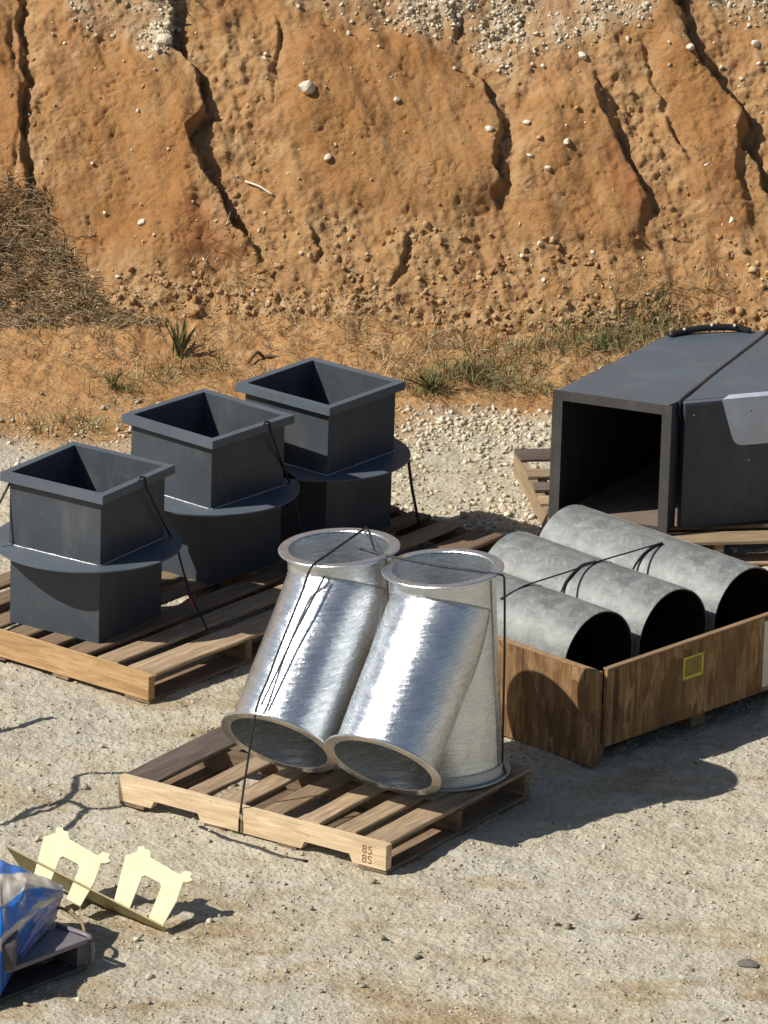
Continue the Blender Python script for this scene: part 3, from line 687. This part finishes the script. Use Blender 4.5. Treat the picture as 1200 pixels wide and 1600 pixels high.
# ------------------------------------------------------------------ galvanised branch pipes
def branch_fitting(label, base, dz=0.):
    root = empty('branch_pipe_fitting', (base[0], base[1], .1185), rot=(R(-0.5), R(-4), R(dz)))
    tag(root, label, 'pipe fitting', 'shiny galvanised branch pipes on the front pallet')
    Rr, H, t = .2, .822, .004
    lathe('upright_pipe', [(Rr, 0), (Rr, H*.33), (Rr, H*.66), (Rr, H-.004), (Rr-t, H-.004), (Rr-t, H*.66), (Rr-t, H*.33), (Rr-t, 0)], GALV, root, 72)
    lathe('top_flange', [(Rr-.006, H), (Rr+.001, H-.007), (.229, H-.007), (.2335, H-.004), (.2345, H+.001), (.231, H+.0045), (Rr-.003, H+.0045)], GALV, root, 72, True, .004)
    lathe('base_flange', [(Rr+.001, 0), (.226, 0), (.2295, .003), (.2295, .009), (.226, .0115), (Rr+.012, .0115), (Rr+.007, .05), (Rr+.001, .05)], GALVD, root, 72)
    # slanted branch
    d = Vector((-.352, -.636, -.686)).normalized(); P0 = Vector((0, 0, H-.135))
    e2 = Vector((0, 0, 1)).cross(d).normalized(); e1 = e2.cross(d).normalized()
    if e1.z < 0: e1 = -e1
    dh = Vector((d.x, d.y, 0)); dhl = dh.length; dhn = dh/dhl; e1h = e1.dot(dhn); n = 72; L = .705; seg = 10
    V = []; F = []
    for i in range(n):
        a = 2*math.pi*i/n
        for rr in (Rr, Rr-t):
            off = e1*math.cos(a)*rr+e2*math.sin(a)*rr
            t0 = (Rr*abs(math.cos(a))-rr*math.cos(a)*e1h)/dhl - .001
            for k in range(seg+1):
                s = t0+(L-t0)*k/seg; wob = 1+.003*math.sin(5*a+k)
                V.append(P0+off*wob+d*s)
    m = 2*(seg+1)
    for i in range(n):
        j = (i+1) % n
        for k in range(seg):
            F.append((i*m+k, i*m+k+1, j*m+k+1, j*m+k)); q = seg+1
            F.append((i*m+q+k, j*m+q+k, j*m+q+k+1, i*m+q+k+1))
        F.append((i*m+seg, i*m+2*seg+1, j*m+2*seg+1, j*m+seg))
    o = pyd('slanted_pipe', V, F, GALV, root); o.data.shade_smooth(); o.data.set_sharp_from_angle(angle=R(40))
    fl = lathe('slanted_flange', [(Rr-.005, .003), (Rr+.0015, -.007), (.229, -.007), (.2335, -.004), (.2345, .001), (.231, .0045), (Rr-.003, .0045)], GALV, root, 72, True, .004)
    fl.location = P0+d*L; fl.rotation_mode = 'QUATERNION'; fl.rotation_quaternion = d.to_track_quat('Z', 'Y')
    # weld around the mitre
    pts = []
    for i in range(73):
        a = 2*math.pi*i/72; off = e1*math.cos(a)*Rr+e2*math.sin(a)*Rr
        pts.append(P0+off*1.004+d*((Rr*abs(math.cos(a))-Rr*math.cos(a)*e1h)/dhl+.004))
    tube('mitre_weld', pts, .0035, GALVD, root, 5, 1, 1)
    # rolled seam down the upright pipe
    for ang, nm in ((R(-25), 'lock_seam'),):
        x, y = math.cos(ang)*(Rr+.0015), math.sin(ang)*(Rr+.0015)
        tube(nm, [(x, y, .03), (x, y, H-.01)], .0025, GALVD, root, 5)
    return root
branch_fitting('right shiny galvanised branch pipe fitting, its tan lit upright pipe beside the crate', (.286, -3.441))
branch_fitting('left shiny galvanised branch pipe fitting with two dark straps down its slanted pipe', (-.111, -3.233))

# ------------------------------------------------------------------ crate with pipes
ca = 43.4; crz = frame_of(None, ca)
cr = empty('open_crate', (.847, -3.03, 0), crz); tag(cr, 'low open plywood crate holding three dull pipes', 'crate')
def wall(name, a, b, mat=PLY): return box(name, a, b, mat, cr, .0025)
wall('front_panel', (.034, -.020, .078), (1.78, -.001, .392))
wall('left_panel', (-.021, -.012, .004), (-.002, 1.20, .392))
wall('rear_panel', (.0, 1.20, .05), (1.78, 1.219, .15)); wall('right_panel', (1.762, .002, .05), (1.78, 1.197, .15))
wall('floor_panel', (.001, .001, .108), (1.76, 1.198, .126))
bm = bmesh.new(); abox(bm, (.0, 0.0, .002), (.030, .034, .388), .003); bmo('corner_post', bm, OLDD, cr)
box('top_edge', (.034, -.0215, .3925), (1.78, .004, .402), PLYEDGE, cr, .002)
box('top_edge', (-.0225, -.012, .3925), (.001, 1.20, .402), PLYEDGE, cr, .002)
for x in (.0, .60, 1.22, 1.68): box('skid', (x+.002, .03, 0), (x+.082, 1.19, .106), OLDD, cr, .003)
for y in (.22, 1.05): box('bearer', (.03, y, .1265), (1.73, y+.06, .128), OLDW, cr, 0)
box('paper_sheet', (.962, -.0225, .10), (1.26, -.0205, .378), PAPER, cr, 0)
# yellow crayon square on the front panel
bm = bmesh.new(); x0, x1, z0, z1 = .478, .598, .245, .338
for a, b in (((x0, z0), (x1, z0+.012)), ((x0+.012, z1-.008), (x1+.006, z1)), ((x0+.002, z0), (x0+.012, z1)), ((x1-.008, z0), (x1+.002, z1))):
    abox(bm, (a[0], -.0212, a[1]), (b[0], -.0202, b[1]))
bmo('marker_square', bm, YMARK, cr)
box('marker_wash', (x0+.012, -.0208, z0+.012), (x1-.008, -.0201, z1-.008), YWASH, cr, 0)

def big_pipe(label, X, Y, z, L):
    c = cr.matrix_basis @ Vector((X, Y, z))
    root = empty('large_pipe', c, rot=(R(0.9), 0, crz)); tag(root, label, 'pipe', 'dull galvanised pipes in the plywood crate')
    def yl(name, prof, mat, n=72):
        o = lathe(name, prof, mat, root, n, True, .003); o.rotation_euler = (R(-90), 0, 0); return o
    r = .2035; yl('pipe_wall', [(r, 0), (r, L*.25), (r, L*.5), (r, L*.75), (r, L), (r-.004, L), (r-.004, .0)], ZINC)
    yl('shade_sleeve', [(r-.0045, .004), (r-.0045, L-.004), (r-.009, L-.004), (r-.009, .004)], DARKIN)  # sleeve and far disc added to darken the open pipe ends
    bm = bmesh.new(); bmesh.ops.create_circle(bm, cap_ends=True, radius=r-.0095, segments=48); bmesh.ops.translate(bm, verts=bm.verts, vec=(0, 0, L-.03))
    o = bmo('shade_disc', bm, DARKIN, root); o.rotation_euler = (R(-90), 0, 0)
    tube('lock_seam', [Vector((r*math.cos(R(70)), .005, r*math.sin(R(70)))), Vector((r*math.cos(R(70)), L-.005, r*math.sin(R(70))))], .002, ZINC, root, 5)
    return root
bpy.context.view_layer.update()
big_pipe('nearest dull grey pipe in the crate, beside the crate corner', .212, .19, .336, .90)
big_pipe('middle dull grey pipe of three in the plywood crate', .630, .17, .336, .88)
big_pipe('rear dull grey pipe in the crate, next to the black duct', 1.048, .145, .336, .98)

# ------------------------------------------------------------------ big duct
dz0, dz1 = .1195, .684
dr = empty('transition_duct', (1.195, -.548, dz0)); tag(dr, 'large black transition duct with an open rectangular mouth', 'duct')
A, Bn, Cn, D, E_, F_ = [Vector((x-1.195, y+.548, 0)) for x, y in ((.712, -.362), (1.168, -.532), (1.232, -.452), (2.25, -.075), (2.25, .72), (1.215, .500))]
Hh = dz1-dz0
def slab(name, poly, z0, z1, mat):
    bm = bmesh.new(); prism(bm, [(p.x, p.y) for p in poly], z0, z1, 2); return bmo(name, bm, mat, dr)
slab('top_sheet', [A, Bn, Cn, D, E_, F_], Hh-.005, Hh, BLACK2)
slab('bottom_sheet', [A, Bn, Cn, D, E_, F_], 0, .005, DUSTY)
def vwall(name, p, q, t, z0, z1, mat, bev=.0):
    d = (q-p).normalized(); nn = Vector((-d.y, d.x, 0))*t
    return slab(name, [p, q, q+nn, p+nn], z0, z1, mat)
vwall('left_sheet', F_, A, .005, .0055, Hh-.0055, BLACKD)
vwall('neck_sheet', Bn, Cn, .005, .0055, Hh-.0055, BLACK)
vwall('rear_sheet', E_, F_, .005, .0055, Hh-.0055, BLACK)
vwall('right_sheet', D, E_, .005, .0055, Hh-.0055, BLACK)
pd = (D-Cn).normalized(); pn_ = Vector((pd.y, -pd.x, 0))
pc = Cn+pn_*.045+pd*.008
vwall('side_panel', pc, pc+pd*1.05, .006, .012, Hh-.006, BLACK)
# little return of the side panel
slab('panel_return', [pc+pd*.001+Vector((-pn_.x*.007, -pn_.y*.007, 0)), pc+pd*.0055-pn_*.007, pc+pd*.0055-pn_*.044, pc+pd*.001-pn_*.044], .012, Hh-.006, BLACK)
slab('panel_top', [pc-pn_*.0062, pc+pd*1.05-pn_*.0062, pc+pd*1.05-pn_*.043, pc-pn_*.043], Hh-.0056, Hh-.001, BLACK2)
# rivets on the side panel
for s in (.04, .30, .60):
    for z in (.06, .29, .51):
        bm = bmesh.new(); bmesh.ops.create_icosphere(bm, subdivisions=1, radius=.006); o = bmo('rivet', bm, BLACK2, dr, True); o.location = pc+pd*s+pn_*.001+Vector((0, 0, z))
# mouth frame of angle iron
fa = Vector((.700-1.195, -.368+.548, 0)); fb = Vector((1.197-1.195, -.554+.548, 0)); fd = (fb-fa).normalized(); fn = Vector((fd.y, -fd.x, 0)); Lf = (fb-fa).length
def fbar(s0, s1, z0, z1):
    p, q = fa+fd*s0, fa+fd*s1
    return slab('mouth_frame', [p+fn*.006, q+fn*.006, q-fn*.0015, p-fn*.0015], z0, z1, RUSTB)
fbar(0, .045, -.0005, Hh+.008); fbar(Lf-.042, Lf, -.0005, Hh+.008); fbar(.046, Lf-.043, Hh-.034, Hh+.008); fbar(.046, Lf-.043, -.0005, .032)
# zinc plate with a rounded corner folded over the side panel
bm = bmesh.new(); x0, x1, zt, zb = .165, 1.0, Hh+.004, Hh-.205
poly = [(x0, zt), (x0+.050, zb+.05)]
for k in range(1, 7): a = R(90*k/6); poly.append((x0+.053+.05*(1-math.cos(a)), zb+.05-.05*math.sin(a)))
poly += [(x1, zb+.0), (x1, zt)]
fr = bm.verts; P3 = lambda s, z, o: pc+pd*s+pn_*o+Vector((0, 0, z))
a = [bm.verts.new(P3(s, z, .0035)) for s, z in poly]; b = [bm.verts.new(P3(s, z, .0015)) for s, z in poly]
bm.faces.new(a); bm.faces.new(b[::-1])
for i in range(len(a)): j = (i+1) % len(a); bm.faces.new((a[i], a[j], b[j], b[i]))
o = bmo('zinc_plate', bm, ZPL, dr)
bm = bmesh.new()
a = [bm.verts.new(P3(s, z, o)) for s, z, o in ((x0, zt+.0005, .0035), (x1, zt+.0005, .0035), (x1, zt+.004, -.04), (x0+.05, zt+.004, -.04))]
b = [bm.verts.new(v.co+Vector((0, 0, .002))) for v in a]
bm.faces.new(a); bm.faces.new(b[::-1])
for i in range(4): bm.faces.new((a[i], a[(i+1) % 4], b[(i+1) % 4], b[i]))
bmo('plate_lip', bm, ZPL, dr)

# ------------------------------------------------------------------ yellow bracket, bag and grey pallet at the lower left
A0 = Vector((-1.349, -4.561, .20)); B0 = Vector((-.7545, -4.883, .03)); bd = (B0-A0).normalized(); BL = (B0-A0).length
lg = (Vector((-.685, -4.668, .18))-B0).normalized(); nn = bd.cross(lg).normalized(); bf_ = nn.cross(bd); bw = (-nn+bf_*.30).normalized()
yb = empty('yellow_bracket', A0); tag(yb, 'pale yellow steel bracket of an olive shaded bar with two U shaped plates', 'bracket')
def yp(s, t, o): return bd*s+lg*t+nn*o
def yprism(name, poly, o0, o1):
    bm = bmesh.new(); a = [bm.verts.new(yp(s, t, o0)) for s, t in poly]; b = [bm.verts.new(yp(s, t, o1)) for s, t in poly]
    bm.faces.new(a); bm.faces.new(b[::-1])
    for i in range(len(a)): j = (i+1) % len(a); bm.faces.new((a[i], a[j], b[j], b[i]))
    return bmo(name, bm, YEL, yb)
def uplate(s, t, o):
    W_, Hh_ = .225, .29
    p = [(0, 0), (.068, 0), (.070, .145), (.080, .157), (.146, .157), (.156, .145), (.152, 0), (.214, 0), (.232, .12), (.230, .205), (.246, .212), (.264, .232), (.250, .238), (.252, .258), (.224, .254), (.206, .228),
         (.075, .236), (.064, .262), (.044, .258), (.036, .268), (.014, .254), (.018, .234), (-.004, .210), (-.02, .195)]
    return yprism('u_plate', [(s+a, t+b) for a, b in p], o, o+.008)
uplate(BL-.222, -.004, 0); uplate(BL-.222-.335, -.085, -.0125)
bm = bmesh.new(); q = [(0, -.004), (BL, -.004), (BL+.004, .004), (BL-.01, .012), (0, .012)]
w0 = -nn
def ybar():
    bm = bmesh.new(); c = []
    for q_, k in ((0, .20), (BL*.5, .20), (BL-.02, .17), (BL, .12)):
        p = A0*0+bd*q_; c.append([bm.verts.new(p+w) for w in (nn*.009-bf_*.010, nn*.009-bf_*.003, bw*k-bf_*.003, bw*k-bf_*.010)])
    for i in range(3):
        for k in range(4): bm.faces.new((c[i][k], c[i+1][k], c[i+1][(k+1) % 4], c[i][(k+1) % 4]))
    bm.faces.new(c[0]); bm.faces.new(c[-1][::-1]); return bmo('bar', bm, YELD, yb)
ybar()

pa = 41; pn2 = Vector((-1.007, -5.225, 0)); va = Vector((math.sin(R(pa)), math.cos(R(pa)), 0)); pnear = pn2-va*1.0
gp = empty('grey_pallet', pnear, frame_of(None, pa)); tag(gp, 'grey plastic pallet under the blue and white bag', 'pallet', 'wooden pallets in the yard')
gp.pop('group', None)
rr = random.Random(5)
for i, (y, w) in enumerate(((.0, .16), (.20, .16), (.40, .16), (.60, .16), (.80, .16))):
    box('deck_board', (.0, y, .100), (.985, y+w, .118), MAUVE if i == 0 else PLASTIC, gp, .004)
for x in (.0, .46, .93):
    box('stringer', (x+.002, .004, .017), (x+.05, .97, .0995), PLASTIC, gp, .004)
for y in (.0, .42, .82): box('bottom_board', (.0, y, .001), (.985, y+.12, .0165), PLASTIC, gp, .003)
tube('edge_strip', [(.99, .16, .122), (.995, .03, .124), (.998, .0, .112), (.998, -.004, .06), (.995, -.004, .02)], .011, MAUVE, gp, 8, .8, 4)
tube('edge_strip', [(1.01, .36, .135), (1.05, .20, .16), (1.06, .11, .13), (1.03, .06, .10)], .006, OLIVEW, gp, 6, 1, 4)

# the bag: a crumpled printed wrap over a load on the pallet
ROWS = [[(-1.643, -4.687, 0.12), (-1.355, -4.818, 0.12), (-1.248, -4.866, 0.12), (-1.128, -4.844, 0.12)],
 [(-1.643, -4.807, 0.28), (-1.355, -4.938, 0.29), (-1.248, -4.986, 0.27), (-1.128, -4.964, 0.21)],
 [(-1.622, -5.103, 0.31), (-1.341, -5.182, 0.32), (-1.25, -5.162, 0.29), (-1.124, -5.001, 0.2)],
 [(-1.602, -5.381, 0.31), (-1.324, -5.452, 0.31), (-1.255, -5.273, 0.27), (-1.127, -5.013, 0.185)],
 [(-1.595, -5.481, .24), (-1.317, -5.557, .25), (-1.215, -5.26, .22), (-1.132, -5.01, .165)],
 [(-1.589, -5.56, .15), (-1.315, -5.595, .16), (-1.26, -5.40, .15), (-1.150, -5.118, .126)],
 [(-1.583, -5.635, .03), (-1.314, -5.635, .05), (-1.280, -5.50, .08), (-1.245, -5.43, .121)]]
RW = np.array(ROWS); nu, nv = 73, 61
def resamp(A, n):
    t = np.linspace(0, A.shape[0]-1, n); i = np.minimum(t.astype(int), A.shape[0]-2); f = (t-i); f = (.45*f+.55*sst(0, 1, f))[:, None, None]
    return A[i]*(1-f)+A[i+1]*f
Q = resamp(resamp(RW, nv).transpose(1, 0, 2), nu).transpose(1, 0, 2)
sv, tv = np.meshgrid(np.linspace(0, 1, nu), np.linspace(0, 1, nv))
ed = np.sin(np.pi*np.clip(tv, 0, 1))**.5
cre = np.abs(pn(sv*4.2+tv*3, tv*5.2-sv*2, 90)); cre2 = np.abs(pn(sv*9-tv*4, tv*9+sv*5, 94))
Q[..., 2] += ed*(.016*(.30-cre)+.006*(.3-cre2)); Q[..., 1] += .018*(cre-.3)*ed; Q[..., 0] += .006*(cre2-.25)*ed
band = tv*1.0+.28*sv+.05*pn(sv*1.5, tv*1.5, 97)
bc = Vector((-1.36, -5.15, .12))
o = npmesh('bag', (Q-np.array(bc)).reshape(-1, 3), gridmesh(sv), None, smooth=True, attrs=[('band', band.ravel()), ('along', sv.ravel())])
o.data.materials.append(BAG); o.location = bc; tag(o, 'crumpled blue and white plastic wrap over a load on the grey pallet', 'bag')
md = o.modifiers.new('thickness', 'SOLIDIFY'); md.thickness = .004; md.offset = -1
box('load_box', (-.27, -.42, .001), (.10, .22, .10), PLASTIC, o, .01)

# ------------------------------------------------------------------ straps
def strap(label, pts, mat=STRAP, r=.0048, sub=4, group='dark binding straps', nm='strap', flat=1.):
    if nm == 'loose_strap': pts = [(p[0], p[1], float(gh(np.array([p[0]]), np.array([p[1]]))[0])+.002) for p in pts]
    return tag(tube(nm, pts, r, mat, None, 6, flat, sub), label, 'strap', group)
strap('dark strap from the front rail up the slanted left shiny pipe to its top rim', [(-.512, -3.89, .02), (-.510, -3.887, .10), (-0.460, -3.804, 0.487), (-0.419, -3.720, 0.580), (-0.382, -3.634, 0.669), (-0.340, -3.553, 0.762), (-0.299, -3.482, 0.855), (-.270, -3.462, .940), (-.200, -3.33, .954), (-.065, -3.03, .959)], sub=3)
strap('second dark strap lying beside it on the slanted left shiny pipe', [(-0.441, -3.798, 0.501), (-0.388, -3.712, 0.601), (-0.334, -3.622, 0.705), (-0.276, -3.538, 0.804), (-0.219, -3.450, 0.899)], r=.0042)
strap('dark strap end hanging into the open top of the left shiny pipe', [(-.065, -3.03, .958), (-.05, -3.09, .945), (-.03, -3.19, .91)], r=.004)
strap('thin dark strap over the open right shiny pipe and down beside the crate', [(-.088, -3.30, .962), (.02, -3.36, .958), (.22, -3.45, .953), (.44, -3.535, .957), (.462, -3.535, .945), (.474, -3.515, .60), (.480, -3.495, .19), (.500, -3.52, .130)], r=.0045, sub=3)
strap('taut dark strap over the tops of the three dull pipes', [(.468, -2.548, 0.5125), (.563, -2.49, 0.5505), (.72, -2.32, 0.5485), (.859, -2.172, 0.5505), (1.0, -2.03, 0.5485), (1.122, -1.912, 0.5485)], r=.0055, sub=2, flat=.5)
strap('dark strap looped over the middle dull pipe', [(.700, -2.32, 0.4285), (.728, -2.262, 0.4865), (.752, -2.243, 0.5145), (.793, -2.203, 0.5425), (.85, -2.175, 0.5505)], r=.0055)
strap('dark strap looped over the rear dull pipe next to the duct', [(.985, -2.03, 0.4285), (1.015, -1.985, 0.4765), (1.043, -1.955, 0.5075), (1.080, -1.93, 0.5335), (1.122, -1.912, 0.5465)], r=.0055)
strap('dark strap down the right side of the nearest left black hopper', [(-.985, -1.945, .758), (-.980, -1.935, .770), (-.962, -1.915, .762), (-.955, -1.905, .72), (-.862, -1.72, .452), (-.846, -1.716, .440), (-.78, -1.80, .25), (-.700, -1.91, .122)], sub=3)
strap('dark strap down the right side of the middle black hopper', [(-.505, -1.178, .758), (-.498, -1.168, .770), (-.480, -1.150, .762), (-.474, -1.140, .72), (-.398, -.985, .455), (-.384, -.975, .440), (-.345, -1.02, .28), (-.30, -1.09, .122)], sub=3)
strap('maroon strap hanging below the collar of the rear black hopper', [(.072, -.42, .44), (.090, -.44, .42), (.115, -.47, .27), (.150, -.52, .124)], STRAPR, .007, 3)
strap('short strap at the left edge of the nearest left black hopper', [(-1.47, -1.83, .755), (-1.50, -1.86, .72), (-1.60, -1.93, .52)], sub=2)
tg = tube('strap_tag', [(-.772, -1.812, .232), (-.756, -1.832, .19)], .014, RED, None, 6, .4, 1); tag(tg, 'small faded red tag on the strap beside the nearest left black hopper', 'tag')
# duct strap with its gathered spare end
strap('broad dark strap slung across the top of the big black duct', [(1.236, -.475, .60), (1.233, -.462, .6855), (1.33, -.21, .6855), (1.43, .04, .6855), (1.53, .28, .6855), (1.62, .50, .6855), (1.645, .57, .69), (1.66, .64, .686)], STRAP, .0085, 2, flat=.3)
cl_ = tube('strap_coil', [(1.215, .455, .690), (1.28, .50, .698), (1.36, .53, .705), (1.45, .55, .706), (1.52, .56, .700), (1.57, .55, .690)], .017, STRAP, None, 8, .9, 4); tag(cl_, 'gathered black strap coil lying on the far edge of the big duct', 'strap')
for k, p in enumerate(((1.28, .488, .710), (1.40, .53, .719), (1.50, .545, .716))):
    bm = bmesh.new(); bmesh.ops.create_icosphere(bm, subdivisions=1, radius=.008); o = bmo('buckle', bm, PAPER, cl_, True); o.location = p
# loose ends on the ground
LOOSE = mat_plain('loose_strap', (.045, .048, .052), .7)
def off_frame(S_, h): return (S_[0]-h*.973, S_[1]-h*.354, h)
br = empty('shadow_caster_branch', (0, 0, 0)); br.location = (-2.2, -4.3, 0); tag(br, 'added unseen forked branch casting its shadow on the gravel', 'branch', 'added off-frame shadow casters')  # branches added unseen beyond the left edge to cast the forked ground shadows
def caster_limb(nm, pts, r, par): return tube(nm, [Vector(p)-par.location for p in pts], r, OLDD, par, 7, 1, 4)
caster_limb('caster_limb', [(-2.25, -4.35, -.05), (-2.12, -4.2, .2)]+[off_frame(q, h) for q, h in (((-1.60, -3.90), .42), ((-1.422, -3.79), .52), ((-1.287, -3.60), .60), ((-1.20, -3.52), .62), ((-1.165, -3.42), .64), ((-1.16, -3.27), .68), ((-1.08, -3.235), .72), ((-.96, -3.22), .80))], .012, br)
caster_limb('twig', [off_frame(q, h) for q, h in (((-1.36, -3.73), .55), ((-1.25, -3.62), .66), ((-1.19, -3.53), .70), ((-1.10, -3.62), .74), ((-.98, -3.59), .78), ((-.88, -3.53), .82))], .010, br)  # side twig of the added unseen shadow caster
caster_limb('twig', [off_frame(q, h) for q, h in (((-1.11, -3.62), .74), ((-1.14, -3.72), .70), ((-1.20, -3.88), .66))], .013, br)  # another twig of the added unseen shadow caster
br2 = empty('shadow_caster_branch', (-2.2, -3.2, 0)); tag(br2, 'added unseen branch stub casting a shadow left of the orange railed pallet', 'branch', 'added off-frame shadow casters')  # second added stub out of view, there only for its shadow
caster_limb('caster_limb', [(-2.25, -3.25, -.05), (-2.15, -3.2, .2)]+[off_frame(q, h) for q, h in (((-1.62, -2.97), .36), ((-1.50, -2.86), .42), ((-1.40, -2.75), .47), ((-1.285, -2.64), .55))], .016, br2)
strap('dark strap end lying under the front rail of the front pallet', [(-.66, -3.80, .003), (-.55, -3.92, .006), (-.44, -4.00, .004), (-.34, -4.08, .006), (-.25, -4.12, .003)], STRAP, .010, 4, 'loose straps on the gravel', 'loose_strap', .5)
DARKSTONE = mat_pts('dark_stone', [(0, (.12, .105, .09)), (1, (.20, .175, .15))])
rock('rock', (1.365, -5.02, .004), .032, 'flat dark stone alone on the gravel at the lower right', 201, DARKSTONE, None, 'rock', (1.4, .9, .3))
rock('rock', (.17, -5.04, .004), .016, 'small dark stone on the ochre patch at the bottom middle', 202, DARKSTONE, None, 'rock', (1.3, .9, .6))
# burnt stamp on the front rail
for k, (tx, z) in enumerate((('85', .066), ('8S', .028))):
    fc = bpy.data.curves.new('stamp', 'FONT'); fc.body = tx; fc.size = .046; fc.extrude = .0004; fc.space_character = 1.1
    tmp = bpy.data.objects.new('lettering', fc); COL.objects.link(tmp)
    me = bpy.data.meshes.new_from_object(tmp.evaluated_get(bpy.context.evaluated_depsgraph_get())); bpy.data.objects.remove(tmp)
    fo = link('stamp', me, INK, B1); fo.location = (-.0006, .108, z)
    fo.rotation_euler = Matrix(((0, 0, -1), (-1, 0, 0), (0, 1, 0))).to_euler()
